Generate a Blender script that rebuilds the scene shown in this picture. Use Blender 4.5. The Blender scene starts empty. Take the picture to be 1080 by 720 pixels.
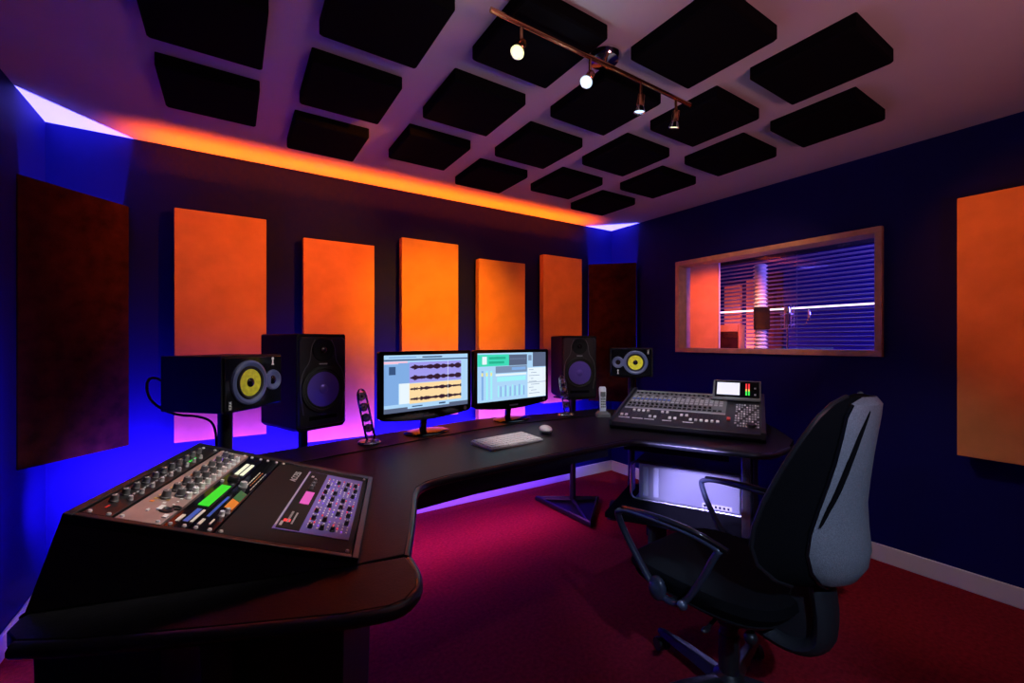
import bpy, bmesh, math, random
from mathutils import Vector, Matrix, Euler
C = bpy.context.scene.collection
PI = math.pi
rad = math.radians
random.seed(4)
rnd = random.uniform

# ------------------------------------------------------------------ materials
def mat(name, col, rough=.5, metal=0., spec=.5, noise=0., nscale=8., bump=0., bscale=200., emit=None, es=1., coat=0.):
    m = bpy.data.materials.new(name); m.use_nodes = True
    nt = m.node_tree; N = nt.nodes; L = nt.links
    b = N['Principled BSDF']
    b.inputs['Base Color'].default_value = (*col, 1)
    b.inputs['Roughness'].default_value = rough
    b.inputs['Metallic'].default_value = metal
    b.inputs['Specular IOR Level'].default_value = spec
    b.inputs['Coat Weight'].default_value = coat
    if noise or bump:
        tc = N.new('ShaderNodeTexCoord')
    if noise:
        n = N.new('ShaderNodeTexNoise'); n.inputs['Scale'].default_value = nscale; n.inputs['Detail'].default_value = 6
        L.new(tc.outputs['Object'], n.inputs['Vector'])
        r = N.new('ShaderNodeValToRGB')
        r.color_ramp.elements[0].position = .3; r.color_ramp.elements[1].position = .7
        r.color_ramp.elements[0].color = (*[c*(1-noise) for c in col], 1)
        r.color_ramp.elements[1].color = (*[min(1, c*(1+noise)) for c in col], 1)
        L.new(n.outputs['Fac'], r.inputs['Fac']); L.new(r.outputs['Color'], b.inputs['Base Color'])
    if bump:
        n2 = N.new('ShaderNodeTexNoise'); n2.inputs['Scale'].default_value = bscale; n2.inputs['Detail'].default_value = 4
        L.new(tc.outputs['Object'], n2.inputs['Vector'])
        bp = N.new('ShaderNodeBump'); bp.inputs['Strength'].default_value = bump; bp.inputs['Distance'].default_value = .004
        L.new(n2.outputs['Fac'], bp.inputs['Height']); L.new(bp.outputs['Normal'], b.inputs['Normal'])
    if emit:
        b.inputs['Emission Color'].default_value = (*emit, 1); b.inputs['Emission Strength'].default_value = es
    return m

M = dict(
    ceiling=mat('white_ceiling_paint', (.62, .60, .60), .85, noise=.03, nscale=3),
    wall=mat('navy_wall_paint', (.005, .005, .115), .65, spec=.12, noise=.06, nscale=3),
    carpet=mat('red_carpet', (.26, .010, .020), .95, spec=.1, noise=.28, nscale=60, bump=.6, bscale=350),
    skirt=mat('white_gloss_paint', (.75, .74, .74), .4),
    orange=mat('orange_hessian_fabric', (.82, .33, .10), .9, spec=.1, noise=.09, nscale=7, bump=.3, bscale=300),
    brown=mat('brown_hessian_fabric', (.05, .010, .005), .9, spec=.1, noise=.45, nscale=14, bump=.3, bscale=300),
    foam=mat('black_acoustic_foam', (.004, .004, .005), .97, spec=.05, bump=.4, bscale=500),
    desk=mat('black_ash_desk', (.006, .006, .008), .44, spec=.22, noise=.3, nscale=40, bump=.12, bscale=160),
    deskedge=mat('black_vinyl_edging', (.02, .022, .028), .28),
    paint=mat('black_satin_board', (.02, .022, .026), .5, noise=.15, nscale=60, bump=.15, bscale=400),
    plastic=mat('black_plastic', (.012, .012, .014), .35),
    gloss=mat('gloss_black_plastic', (.006, .006, .008), .08, coat=.3),
    matte=mat('matte_black_vinyl', (.006, .006, .007), .62, spec=.2, bump=.1, bscale=500),
    rubber=mat('black_rubber', (.01, .01, .01), .7),
    metalblk=mat('black_steel', (.012, .012, .014), .4, metal=.3),
    chrome=mat('chrome', (.8, .8, .82), .12, metal=1),
    screw=mat('nickel_screw', (.8, .8, .8), .45, metal=.4),
    copper=mat('brushed_copper', (.70, .34, .16), .25, metal=1),
    alu=mat('brushed_aluminium', (.55, .56, .62), .42, metal=.55, bump=.1, bscale=600),
    alubar=mat('polished_aluminium', (.75, .77, .82), .2, metal=.8),
    white=mat('white_plastic', (.8, .8, .8), .35),
    cream=mat('cream_plastic', (.75, .7, .6), .4),
    grey=mat('grey_plastic', (.12, .12, .13), .45),
    lgrey=mat('light_grey_plastic', (.4, .41, .43), .45),
    blueg=mat('blue_grey_rubber_surround', (.10, .125, .27), .45),
    yellow=mat('yellow_aramid_cone', (.85, .80, .04), .4, noise=.15, nscale=80),
    mixer=mat('charcoal_painted_steel', (.016, .015, .021), .5, bump=.1, bscale=500),
    arm=mat('slate_black_moulding', (.035, .045, .075), .28),
    violet=mat('violet_lit_metal_cone', (.17, .11, .62), .3, metal=.4),  # grey metal cone, violet room light put into its colour
    bracket=mat('dark_textured_plastic', (.014, .015, .018), .5, bump=.3, bscale=450),
    shell=mat('grey_textured_chair_shell', (.20, .205, .22), .5, noise=.22, nscale=260, bump=.5, bscale=450),
    fabric=mat('black_seat_fabric', (.005, .005, .006), .9, spec=.04, bump=.4, bscale=500),
    rose=mat('rose_beige_panel', (.42, .30, .28), .4, metal=.4, noise=.1, nscale=30),
    gold=mat('gold_print', (.75, .5, .15), .35, metal=.5),
    indigo=mat('indigo_panel', (.13, .11, .42), .45),
    frame=mat('pale_wood_frame', (.62, .36, .24), .5, noise=.15, nscale=18),
    red=mat('red_plastic', (.7, .04, .03), .4),
    orangep=mat('orange_plastic', (.8, .25, .03), .4),
    greenp=mat('dark_green_plastic', (.02, .16, .06), .4),
    bluep=mat('blue_print', (.04, .12, .6), .4),
    phones=mat('silver_phone_plastic', (.65, .68, .75), .3),
    clear=mat('clear_acrylic_edge', (.8, .8, .85), .05),
    # things that give off light
    e_green=mat('green_lcd', (0, .1, 0), emit=(.04, .85, .03), es=.75),
    e_red=mat('red_led', (.1, 0, 0), emit=(1, .04, .05), es=1.1),
    e_grn=mat('green_led', (0, .1, 0), emit=(.05, 1, .1), es=1.0),
    e_amber=mat('amber_led', (.1, .05, 0), emit=(1, .5, .1), es=1.2),
    e_viol=mat('violet_lcd', (0, 0, .1), emit=(.32, .12, 1), es=.9),
    e_pink=mat('pink_lcd', (0, 0, .1), emit=(.9, .12, .5), es=.8),
    e_cream=mat('backlit_cream_meter', (.1, .1, .1), emit=(.85, .85, .62), es=.95),
    e_white=mat('backlit_white_lcd', (.1, .1, .1), emit=(.86, .84, 1), es=1.0),
    e_lampw=mat('warm_lamp_lens', (.1, .1, .1), emit=(1, .93, .38), es=1.5),
    e_lampc=mat('cool_lamp_lens', (.1, .1, .1), emit=(.60, .80, 1), es=1.5),
    e_tube=mat('fluorescent_tube', (.1, .1, .1), emit=(1, .72, .95), es=2.6),
)
def em(name, col, es=1.):
    return mat(name, (0, 0, 0), .3, emit=col, es=es)
S = dict(sky=em('screen_pale_blue', (.42, .68, .95)), blue=em('screen_mid_blue', (.22, .42, .78)), vio=em('screen_violet', (.36, .33, .86)),
         cream=em('screen_cream', (1, .72, .38)), dark=em('screen_waveform', (.035, .012, .03)), white=em('screen_white', (.82, .93, 1)),
         green=em('screen_teal', (.05, .72, .48)), slate=em('screen_slate', (.10, .13, .22)), steel=em('screen_steel', (.20, .28, .44)),
         pink=em('screen_pink', (.95, .55, .7)), navy=em('screen_navy', (.04, .09, .22)), dgreen=em('screen_dark_teal', (.02, .45, .28)), cyan=em('screen_cyan', (.35, .9, .95)), yel=em('screen_yellow', (.9, .85, .3)))

def glass_mat(name='window_glass', tint=(1, 1, 1), ior=1.45):
    m = bpy.data.materials.new(name); m.use_nodes = True
    nt = m.node_tree; N = nt.nodes; L = nt.links; N.clear()
    o = N.new('ShaderNodeOutputMaterial'); t = N.new('ShaderNodeBsdfTransparent'); g = N.new('ShaderNodeBsdfGlossy')
    f = N.new('ShaderNodeFresnel'); x = N.new('ShaderNodeMixShader')
    t.inputs['Color'].default_value = (*tint, 1); g.inputs['Roughness'].default_value = .02; f.inputs['IOR'].default_value = ior
    L.new(f.outputs[0], x.inputs[0]); L.new(t.outputs[0], x.inputs[1]); L.new(g.outputs[0], x.inputs[2]); L.new(x.outputs[0], o.inputs['Surface'])
    return m
M['glass'] = glass_mat()
M['acrylic'] = glass_mat('clear_acrylic', (.93, .93, .96), 1.6)

# ------------------------------------------------------------------ builders
class B:
    def __init__(s): s.bm = bmesh.new(); s.mi = 0
    def _fin(s, geom):
        for g in geom:
            if isinstance(g, bmesh.types.BMFace): g.material_index = s.mi
    def _place(s, verts, mtx):
        bmesh.ops.transform(s.bm, matrix=mtx, verts=verts)
    def m(s, i): s.mi = i; return s
    def box(s, lo, hi, rot=None):
        lo = Vector(lo); hi = Vector(hi); c = (lo+hi)/2; d = hi-lo
        r = bmesh.ops.create_cube(s.bm, size=1)
        mt = Matrix.Translation(c) @ (rot.to_matrix().to_4x4() if rot else Matrix()) @ Matrix.Diagonal((d.x, d.y, d.z, 1))
        s._place(r['verts'], mt)
        s._fin({f for v in r['verts'] for f in v.link_faces}); return s
    def cyl(s, p0, p1, r0, r1=None, n=20, cap=True):
        p0 = Vector(p0); p1 = Vector(p1); r1 = r0 if r1 is None else r1; d = p1-p0
        r = bmesh.ops.create_cone(s.bm, cap_ends=cap, segments=n, radius1=r0, radius2=r1, depth=d.length)
        s._place(r['verts'], Matrix.Translation((p0+p1)/2) @ d.to_track_quat('Z', 'Y').to_matrix().to_4x4())
        s._fin({f for v in r['verts'] for f in v.link_faces}); return s
    def ball(s, c, r, sc=(1, 1, 1), n=16, rot=None):
        q = bmesh.ops.create_uvsphere(s.bm, u_segments=n, v_segments=max(6, n*2//3), radius=r)
        s._place(q['verts'], Matrix.Translation(c) @ (rot.to_matrix().to_4x4() if rot else Matrix()) @ Matrix.Diagonal((*sc, 1)))
        s._fin({f for v in q['verts'] for f in v.link_faces}); return s
    def rings(s, rings, closed=False, cap=True):
        vs = [[s.bm.verts.new(p) for p in r] for r in rings]; n = len(vs[0]); fs = []
        k = len(vs)
        for i in range(k if closed else k-1):
            a = vs[i]; b = vs[(i+1) % k]
            for j in range(n): fs.append(s.bm.faces.new((a[j], a[(j+1) % n], b[(j+1) % n], b[j])))
        if cap and not closed:
            fs.append(s.bm.faces.new(list(reversed(vs[0])))); fs.append(s.bm.faces.new(vs[-1]))
        s._fin(fs); return s
    def lathe(s, prof, org=(0, 0, 0), axis=(0, 0, 1), n=28, cap=True):
        q = Vector(axis).to_track_quat('Z', 'Y'); o = Vector(org)
        s.rings([[o + q @ Vector((r*math.cos(2*PI*j/n), r*math.sin(2*PI*j/n), h)) for j in range(n)] for r, h in [(max(r, 1e-5), h) for r, h in prof]], cap=cap)
        return s
    def tube(s, pts, r, n=10, closed=False, sx=1., up=None):
        pts = [Vector(p) for p in pts]; k = len(pts); R = []
        up0 = Vector(up) if up else None; prev = None
        for i, p in enumerate(pts):
            if closed: t = pts[(i+1) % k]-pts[i-1]
            else: t = pts[min(i+1, k-1)]-pts[max(i-1, 0)]
            t.normalize()
            if up0: x = up0
            elif prev is None: x = Vector((0, 0, 1)) if abs(t.z) < .9 else Vector((1, 0, 0))
            else: x = prev
            x = (x - t*x.dot(t)).normalized(); prev = x; y = t.cross(x)
            rr = r[i] if isinstance(r, (list, tuple)) else r
            R.append([p + x*(math.cos(2*PI*j/n)*rr*sx) + y*(math.sin(2*PI*j/n)*rr) for j in range(n)])
        s.rings(R, closed=closed); return s
    def prism(s, poly, z0, z1):
        n = len(poly)
        a = sum(poly[i][0]*poly[(i+1) % n][1]-poly[(i+1) % n][0]*poly[i][1] for i in range(n))
        if a < 0: poly = list(reversed(poly))
        s.rings([[(x, y, z0) for x, y in poly], [(x, y, z1) for x, y in poly]]); return s
    def quad(s, pts):
        f = s.bm.faces.new([s.bm.verts.new(p) for p in pts]); s._fin([f]); return s
    def build(s, name, mats, parent=None, smooth=True, bevel=0., sub=0):
        bmesh.ops.recalc_face_normals(s.bm, faces=s.bm.faces)
        me = bpy.data.meshes.new(name); s.bm.to_mesh(me); s.bm.free()
        for m_ in (mats if isinstance(mats, (list, tuple)) else [mats]): me.materials.append(m_)
        if smooth:
            for p in me.polygons: p.use_smooth = True
            me.set_sharp_from_angle(angle=rad(38))
        o = bpy.data.objects.new(name, me); C.objects.link(o)
        if parent: o.parent = parent
        if bevel:
            b = o.modifiers.new('Bevel', 'BEVEL'); b.width = bevel; b.segments = 2; b.limit_method = 'ANGLE'; b.angle_limit = rad(40); b.harden_normals = False
        if sub:
            d = o.modifiers.new('Sub', 'SUBSURF'); d.levels = sub; d.render_levels = sub
        return o

def tag(o, label, cat, group=None, kind=None):
    if label: o['label'] = label
    if cat: o['category'] = cat
    if group: o['group'] = group
    if kind: o['kind'] = kind
    return o
def thing(name, label, cat, loc=(0, 0, 0), rotz=0, group=None, mtx=None):
    o = bpy.data.objects.new(name, None); o.empty_display_size = .05; C.objects.link(o)
    if mtx: o.matrix_world = mtx
    else: o.location = loc; o.rotation_euler = (0, 0, rotz)
    return tag(o, label, cat, group)
def struct(b, name, mats, parent=None, **k):
    o = b.build(name, mats, parent, **k)
    if not parent: o['kind'] = 'structure'
    return o
def copy_tree(o, parent=None):
    c = o.copy(); C.objects.link(c)
    if parent: c.parent = parent
    for ch in [x for x in list(bpy.data.objects) if x.parent == o]: copy_tree(ch, c)
    return c
def text(name, s, size, m, parent, mtx, ext=.0006, sx=1.):
    cu = bpy.data.curves.new(name, 'FONT'); cu.body = s; cu.size = size; cu.extrude = ext; cu.align_x = 'CENTER'; cu.align_y = 'CENTER'
    t = bpy.data.objects.new('tmp', cu); C.objects.link(t)
    dg = bpy.context.evaluated_depsgraph_get(); dg.update()
    me = bpy.data.meshes.new_from_object(t.evaluated_get(dg)); bpy.data.objects.remove(t); bpy.data.curves.remove(cu)
    me.name = name; me.materials.clear(); me.materials.append(m)
    me.transform(mtx @ Matrix.Diagonal((sx, 1, 1, 1)))
    o = bpy.data.objects.new(name, me); C.objects.link(o); o.parent = parent; return o
def rpoly(w, h, r, n=5, cx=0, cy=0):
    out = []
    for k, (sx, sy) in enumerate(((1, 1), (-1, 1), (-1, -1), (1, -1))):
        for i in range(n+1):
            a = PI/2*k + PI/2*i/n
            out.append((cx+sx*(w/2-r)+r*math.cos(a), cy+sy*(h/2-r)+r*math.sin(a)))
    return out
def smoothpoly(pts, closed=True, it=2):
    for _ in range(it):
        q = []
        n = len(pts)
        for i in range(n if closed else n-1):
            a = Vector(pts[i]); b = Vector(pts[(i+1) % n]); q += [a.lerp(b, .25), a.lerp(b, .75)]
        if not closed: q = [Vector(pts[0])]+q+[Vector(pts[-1])]
        pts = q
    return pts

# ------------------------------------------------------------------ room shell
XL, XR, YB, YF, H = -.79, 3.21, 3.125, -1.7, 2.4
struct(B().box((XL-.1, YF-.1, -.1), (XR+.1, YB+.1, 0)), 'floor', M['carpet'])
struct(B().box((XL-.1, YF-.1, H), (XR+.1, YB+.1, H+.1)), 'ceiling', M['ceiling'])
struct(B().box((XL-.1, YB, 0), (XR+.1, YB+.1, H)), 'wall_back', M['wall'])
struct(B().box((XL-.1, YF, 0), (XL, YB, H)), 'wall_left', M['wall'])
struct(B().box((XL-.1, YF-.1, 0), (XR+.1, YF, H)), 'wall_front', M['wall'])
wy0, wy1, wz0, wz1 = .972, 2.338, 1.218, 1.948
b = B()
b.box((XR, YF, 0), (XR+.1, wy0, H)).box((XR, wy1, 0), (XR+.1, YB, H))
b.box((XR, wy0, 0), (XR+.1, wy1, wz0)).box((XR, wy0, wz1), (XR+.1, wy1, H))
struct(b, 'wall_right', M['wall'])
def skirting(name, lo, hi): struct(B().box(lo, hi), name, M['skirt'], bevel=.004)
skirting('baseboard_back', (XL, YB-.015, 0), (XR, YB, .1))
skirting('baseboard_left', (XL, YF, 0), (XL+.015, YB-.015, .1))
skirting('baseboard_right', (XR-.015, YF, 0), (XR, YB-.015, .1))

# window between studio and booth: frame in depth, pane inside
w = thing('window_1', None, None); w['kind'] = 'structure'
b = B(); fo = .036
y0, y1, z0, z1 = .954, 2.356, 1.20, 1.966
for lo, hi in (((y0, z1-fo), (y1, z1)), ((y0, z0), (y1, z0+fo)), ((y0, z0+fo), (y0+fo, z1-fo)), ((y1-fo, z0+fo), (y1, z1-fo))):
    b.box((XR-.03, lo[0], lo[1]), (XR+.13, hi[0], hi[1]))
b.build('window_frame', M['frame'], w, bevel=.003)
B().box((XR+.07, y0+fo, z0+fo), (XR+.076, y1-fo, z1-fo)).build('window_pane', M['glass'], w, smooth=False)

# booth behind the window
bx1, by0, by1 = 5.3, -.2, 4.3
struct(B().box((XR+.1, by0, -.1), (bx1+.1, by1, 0)), 'floor', M['carpet'])
struct(B().box((XR+.1, by0, H), (bx1+.1, by1, H+.1)), 'ceiling', M['ceiling'])
struct(B().box((bx1, by0, 0), (bx1+.1, by1, H)), 'wall_booth_far', M['wall'])
struct(B().box((XR+.1, by1, 0), (bx1+.1, by1+.1, H)), 'wall_booth_left', M['wall'])
struct(B().box((XR+.1, by0-.1, 0), (bx1+.1, by0, H)), 'wall_booth_right', M['wall'])

# ------------------------------------------------------------------ ceiling tiles
cols = [(-.245, 2), (.258, 1), (.765, 2), (1.268, 1), (1.77, 2), (2.285, 1)]
ordc = ['far left', 'second from left', 'third from left', 'third from right', 'second from right', 'far right']
ordr = ['nearest the orange panel wall', 'second from the orange panel wall', 'third from the orange panel wall', 'fourth from the orange panel wall']
tile = None
for ci, (x0, typ) in enumerate(cols):
    ys = [2.14, 1.605, 1.1, .6] if typ == 2 else [2.31, 1.785, 1.27, .777]
    nn = {0: 2, 1: 3, 2: 3, 3: 4, 4: 4, 5: 4}[ci]
    for ri in range(nn):
        if tile is None:
            bb = B(); P1 = rpoly(.35, .36, .006, 2); P2 = rpoly(.338, .348, .006, 2)
            bb.rings([[(x, y, 0) for x, y in P1], [(x, y, -.045) for x, y in P1], [(x, y, -.052) for x, y in P2]])
            o = tile = bb.build('acoustic_tile', M['foam'])
        else:
            o = tile.copy(); C.objects.link(o)
        o.location = (x0+.172, ys[ri]+.178, H)
        tag(o, f'black square foam tile on ceiling, {ordc[ci]} file, {ordr[ri]}', 'acoustic tile', 'black foam tiles on the ceiling')

# ------------------------------------------------------------------ wall panels
def panel(x0, zt, label):
    o = B().box((-.222, -.03, -.65), (.222, .03, .65)).build('sound_absorber', M['orange'], bevel=.004)
    o.location = (x0+.222, YB-.072, zt-.65)
    # mounting battens behind
    B().box((-.15, .03, -.5), (.15, .0715, -.42)).build('batten', M['matte'], o)
    B().box((-.15, .03, .42), (.15, .0715, .5)).build('batten', M['matte'], o)
    return tag(o, label, 'acoustic panel', 'orange fabric acoustic panels')
panel(-.265, 2.03, 'tall orange fabric panel on back wall, leftmost, behind the left yellow-coned speaker')
panel(.383, 1.948, 'orange fabric panel on back wall between the big left speaker and the waveform monitor')
panel(1.02, 2.033, 'tall orange fabric panel rising behind the left monitor with audio waveforms')
panel(1.643, 1.947, 'orange fabric panel rising behind the right monitor with the green display')
panel(2.281, 2.05, 'orange fabric panel behind the big right speaker, nearest the right corner')
o = B().box((-.035, -.222, -.65), (.035, .222, .65)).build('sound_absorber', M['orange'], bevel=.004)
o.location = (XR-.09, .402, 1.364)
B().box((.035, -.15, -.5), (.0895, .15, -.42)).build('batten', M['matte'], o); B().box((.035, -.15, .42), (.0895, .15, .5)).build('batten', M['matte'], o)
tag(o, 'orange fabric panel on right wall, cut by the photo edge, right of the window', 'acoustic panel', 'orange fabric acoustic panels')
def trap(c, rz, label, hw_=.236, ht=.012):
    o = B().box((-hw_, -ht, -.65), (hw_, ht, .65)).build('bass_trap', M['brown'], bevel=.004)
    o.location = c; o.rotation_euler = (0, 0, rz)
    return tag(o, label, 'acoustic panel', 'dark panels across the corners')
trap((-.636, 2.953, 1.375), rad(47.5), 'dark brown mottled panel set across the left back corner')
trap((3.035, 2.945, 1.375), rad(-46), 'dark brown panel set across the right back corner behind the small speaker', .2205, .03)

# ------------------------------------------------------------------ desk
DZ = .78; TH = .03
desk = thing('studio_desk', 'large black angled studio desk with two wings carrying the monitors and mixer', 'desk', (1.1, 1.8, 0))
off = Vector((-1.1, -1.8, 0))
def dp(l): return [(x-1.1, y-1.8) for x, y in l]
front_edge = [(.350, 1.015), (.402, 1.133), (.46, 1.27), (.512, 1.40), (.545, 1.46), (.60, 1.503), (.68, 1.522), (.807, 1.53), (1.1, 1.548), (1.326, 1.560), (1.60, 1.567), (1.70, 1.567), (1.755, 1.55), (1.80, 1.50), (1.861, 1.39), (1.998, 1.107), (2.03, 1.05), (2.10, 1.025), (2.29, 1.045)]
back_edge = [(2.45, 1.10), (2.70, 1.31), (2.80, 1.41), (2.82, 1.52), (2.62, 1.93), (2.47, 2.18), (2.42, 2.32), (2.33, 2.412), (2.1, 2.42), (1.86, 2.44), (1.6, 2.49), (1.37, 2.51), (1.1, 2.47), (.8, 2.415), (.52, 2.362), (.3, 2.31), (.10, 2.27), (.075, 2.15), (.05, 1.97), (-.07, 1.81), (-.333, 1.175)]
b = B().prism(dp(front_edge+back_edge+[(-.30, 1.205), (.246, 1.029)]), DZ-TH, DZ)
b.build('worktop', M['desk'], desk, bevel=.003)
wing = [(.347, 1.003), (.346, .93), (.325, .87), (.29, .838), (.257, .834), (.18, .855), (0, .932), (-.223, 1.033), (-.312, 1.085), (-.332, 1.125), (-.328, 1.165), (-.30, 1.20), (.244, 1.024)]
B().prism(dp(wing), DZ-TH, DZ).build('wing_top', M['desk'], desk, bevel=.003)
rear = [(.10, 1.985), (.458, 2.062), (.857, 2.147), (1.2, 2.215), (1.45, 2.24), (1.8, 2.215), (2.25, 2.19), (2.38, 2.30), (2.32, 2.40), (2.1, 2.41), (1.86, 2.43), (1.6, 2.48), (1.37, 2.50), (1.1, 2.46), (.8, 2.405), (.52, 2.352), (.3, 2.30), (.11, 2.26)]
B().prism(dp(rear), DZ, DZ+.004).build('rear_shelf', M['desk'], desk, bevel=.001)
# rounded edging that catches the light
B().tube([(x-1.1, y-1.8, DZ-.016) for x, y in [tuple(p) for p in smoothpoly(front_edge, False, 1)]], .0145, n=10).build('front_edging', M['deskedge'], desk)
B().tube([(x-1.1, y-1.8, DZ-.016) for x, y in [tuple(p) for p in smoothpoly([(.352, 1.0)]+wing[1:9], False, 1)]], .0145, n=10).build('wing_edging', M['deskedge'], desk)
# modesty panel and lower structure
b = B(); mp = [(.30, 2.18), (.60, 2.22), (1.2, 2.29), (1.6, 2.30), (1.97, 2.30)]
for (xa, ya), (xb, yb) in zip(mp, mp[1:]):
    b.prism(dp([(xa, ya), (xb, yb), (xb, yb+.02), (xa, ya+.02)]), .38, DZ-TH)
b.build('modesty_panel', M['paint'], desk, smooth=False)
b = B().prism(dp([(.60, 1.62), (1.68, 1.66), (1.68, 1.69), (.60, 1.65)]), DZ-.10, DZ-TH)
b.build('front_rail', M['paint'], desk)
# pedestal of the left wing with a recess
ax = Matrix.Rotation(rad(-18), 4, 'Z')
def wl(u, v): p = ax @ Vector((u, v, 0)); return (-.05+p.x-1.1, 1.05+p.y-1.8)
def tap(lst, z0, z1, k=.93):
    cx = sum(p[0] for p in lst)/len(lst); cy = sum(p[1] for p in lst)/len(lst)
    return [[(cx+(x-cx)*k, cy+(y-cy)*k, z0) for x, y in lst], [(x, y, z1) for x, y in lst]]
B().rings(tap([wl(.01, -.03), wl(.27, -.05), wl(.30, .50), wl(.01, .52)], 0, DZ-TH, .86)).build('pedestal', M['paint'], desk, bevel=.004)
B().rings(tap([wl(-.28, .02), wl(-.06, -.02), wl(-.06, .5), wl(-.22, .5)], 0, DZ-TH)).build('pedestal', M['paint'], desk, bevel=.004)
B().rings([[(*wl(.05, -.09), 0), (*wl(.10, -.09), 0), (*wl(.10, -.04), 0), (*wl(.05, -.04), 0)], [(*wl(.03, -.09), DZ-TH), (*wl(.08, -.09), DZ-TH), (*wl(.08, -.04), DZ-TH), (*wl(.03, -.04), DZ-TH)]]).build('leg', M['deskedge'], desk, bevel=.004)
# right wing frame: legs, lower shelf
ux = Vector((.467, -.884)); uy = Vector((.884, .467))
def rw(a, c): p = Vector((1.80, 1.555))+ux*a+uy*c; return p
def rbox(name, a0, a1, c0, c1, z0, z1, m, bv=.003):
    poly = [tuple(rw(a0, c0)), tuple(rw(a1, c0)), tuple(rw(a1, c1)), tuple(rw(a0, c1))]
    B().prism(dp(poly), z0, z1).build(name, m, desk, bevel=bv)
rbox('leg', .475, .515, .06, .11, 0, DZ-TH, M['alubar'])
rbox('leg', .50, .54, .60, .65, 0, DZ-TH, M['metalblk'])
rbox('leg', -.10, -.06, .64, .68, 0, DZ-TH, M['metalblk'])
rbox('rail', -.1, .42, .07, .10, DZ-.085, DZ-.045, M['matte'])
rbox('lower_shelf', -.20, .55, .05, .62, .31, .34, M['foam'])
rbox('side_panel', .525, .545, .04, .66, .02, DZ-TH, M['paint'])
rbox('foot_panel', .02, .04, .12, .58, 0, .31, M['paint'])

# ------------------------------------------------------------------ rack console on the left wing
A_ = Vector((-.279, 1.193, .952)); B_ = Vector((-.089, 1.777, .952)); D_ = Vector((.244, 1.023, .793))
U = (D_-A_); V = (B_-A_); LU = U.length; LV = V.length
ux3 = U.normalized(); uz3 = U.cross(V).normalized(); uy3 = uz3.cross(ux3)
MC = Matrix(((ux3.x, uy3.x, uz3.x, A_.x), (ux3.y, uy3.y, uz3.y, A_.y), (ux3.z, uy3.z, uz3.z, A_.z), (0, 0, 0, 1)))
cons = thing('rack_console', 'black wedge-shaped rack console slanting toward the room on the left desk wing', 'equipment rack', mtx=MC)
inv = MC.inverted()
def cw(x, y, z): return inv @ Vector((x, y, z))
def on(u, v, dz): return Vector((u*LU, v*LV, dz))
bodyTop = [on(.0, 0, -.018), on(1, 0, -.018), on(1, 1, -.018), on(0, 1, -.018)]
C_ = D_ + V
zb = DZ
bodyBot = [cw(-.326, 1.178, zb), cw(D_.x-.004, D_.y+.001, zb), cw(C_.x-.004, C_.y, zb), cw(-.125, 1.79, zb)]
B().rings([bodyBot, bodyTop]).build('body', M['paint'], cons, bevel=.003)
b = B()
b.box((0, 0, -.02), (LU*.028, LV, .002)); b.box((LU*.972, 0, -.02), (LU, LV, .002))
b.box((LU*.028, 0, -.02), (LU*.972, .016, .002)); b.box((LU*.028, LV-.03, -.02), (LU*.972, LV, .002))
b.build('rim', M['plastic'], cons, bevel=.002)

def rack(name, label, cat, u0, u1, mface, v0=.032, v1=.945):
    t = thing(name, label, cat, mtx=MC @ Matrix.Translation((u0*LU, v0*LV, -.018)))
    w_ = (u1-u0)*LU; h_ = (v1-v0)*LV
    B().box((.001, 0, 0), (w_-.001, h_, .018)).build('faceplate', mface, t, bevel=.0012)
    for yy in (.010, h_-.010):
        for xx in ((.010, w_-.010) if w_ > .04 else (w_/2,)):
            B().cyl((xx, yy, .018), (xx, yy, .0212), .0046, .0034, 10).build('screw', M['screw'], t)
    return t, w_, h_
FZ = .018
def knob(t, x, y, r=.008, h=.014, m='grey', top='white', z=FZ):
    b = B().lathe([(r*1.15, 0), (r*1.15, h*.25), (r, h*.3), (r*.85, h), (0, h)], (x, y, z), n=14)
    a = rnd(0, 6.28)
    b.m(1).box((x-.0008, y, z+h), (x+.0008, y+r*.8, z+h+.0006), None)
    return b.build('knob', [M[m], M[top]], t)
# unit 1: black preamp, many knobs
t, w_, h_ = rack('preamp_rack_unit', 'narrow black rack preamp with small grey knobs at the high edge of the console', 'audio equipment', .034, .128, M['plastic'])
for i in range(11):
    knob(t, w_*.35, .07+i*.042, .0075, .015, 'grey'); 
for i in range(9): knob(t, w_*.75, .09+i*.045, .005, .010, 'lgrey')
for i in range(16): B().box((w_*.55, .12+i*.014, FZ), (w_*.6, .128+i*.014, FZ+.002)).build('button', M['lgrey'], t)
for i in range(4): B().box((w_*.55, .40+i*.012, FZ), (w_*.6, .407+i*.012, FZ+.002)).build('green_light', M['e_grn'], t)
B().box((w_*.4, .035, FZ), (w_*.46, .05, FZ+.001)).build('red_label', M['red'], t)
# unit 2: rose beige channel strip
t, w_, h_ = rack('channel_strip_unit', 'rose beige rack channel strip with gold lettering and rows of dark knobs', 'audio equipment', .135, .284, M['rose'])
for i in range(8): knob(t, w_*.40, .13+i*.052, .0095, .019, 'grey')
for i in range(8): knob(t, w_*.64, .155+i*.047, .0095, .019, 'grey')
for i in range(10): knob(t, w_*.86, .15+i*.037, .0075, .015, 'white', 'grey')
b = B()
for i in range(22):
    y = .10+i*.0185
    b.m(0 if i % 3 else 2).box((w_*.18, y, FZ), (w_*.27, y+.009, FZ+.0008))
    b.m(0 if i % 2 else 1).box((w_*.48, y, FZ), (w_*.55, y+.008, FZ+.001))
    b.m(1).box((w_*.73, y, FZ), (w_*.78, y+.006, FZ+.0014))
b.m(1); b.box((w_*.55, .062, FZ), (w_*.66, .085, FZ+.004)); b.box((w_*.38, .05, FZ), (w_*.43, .06, FZ+.003)); b.box((w_*.85, .03, FZ), (w_*.95, .045, FZ+.003))
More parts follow.
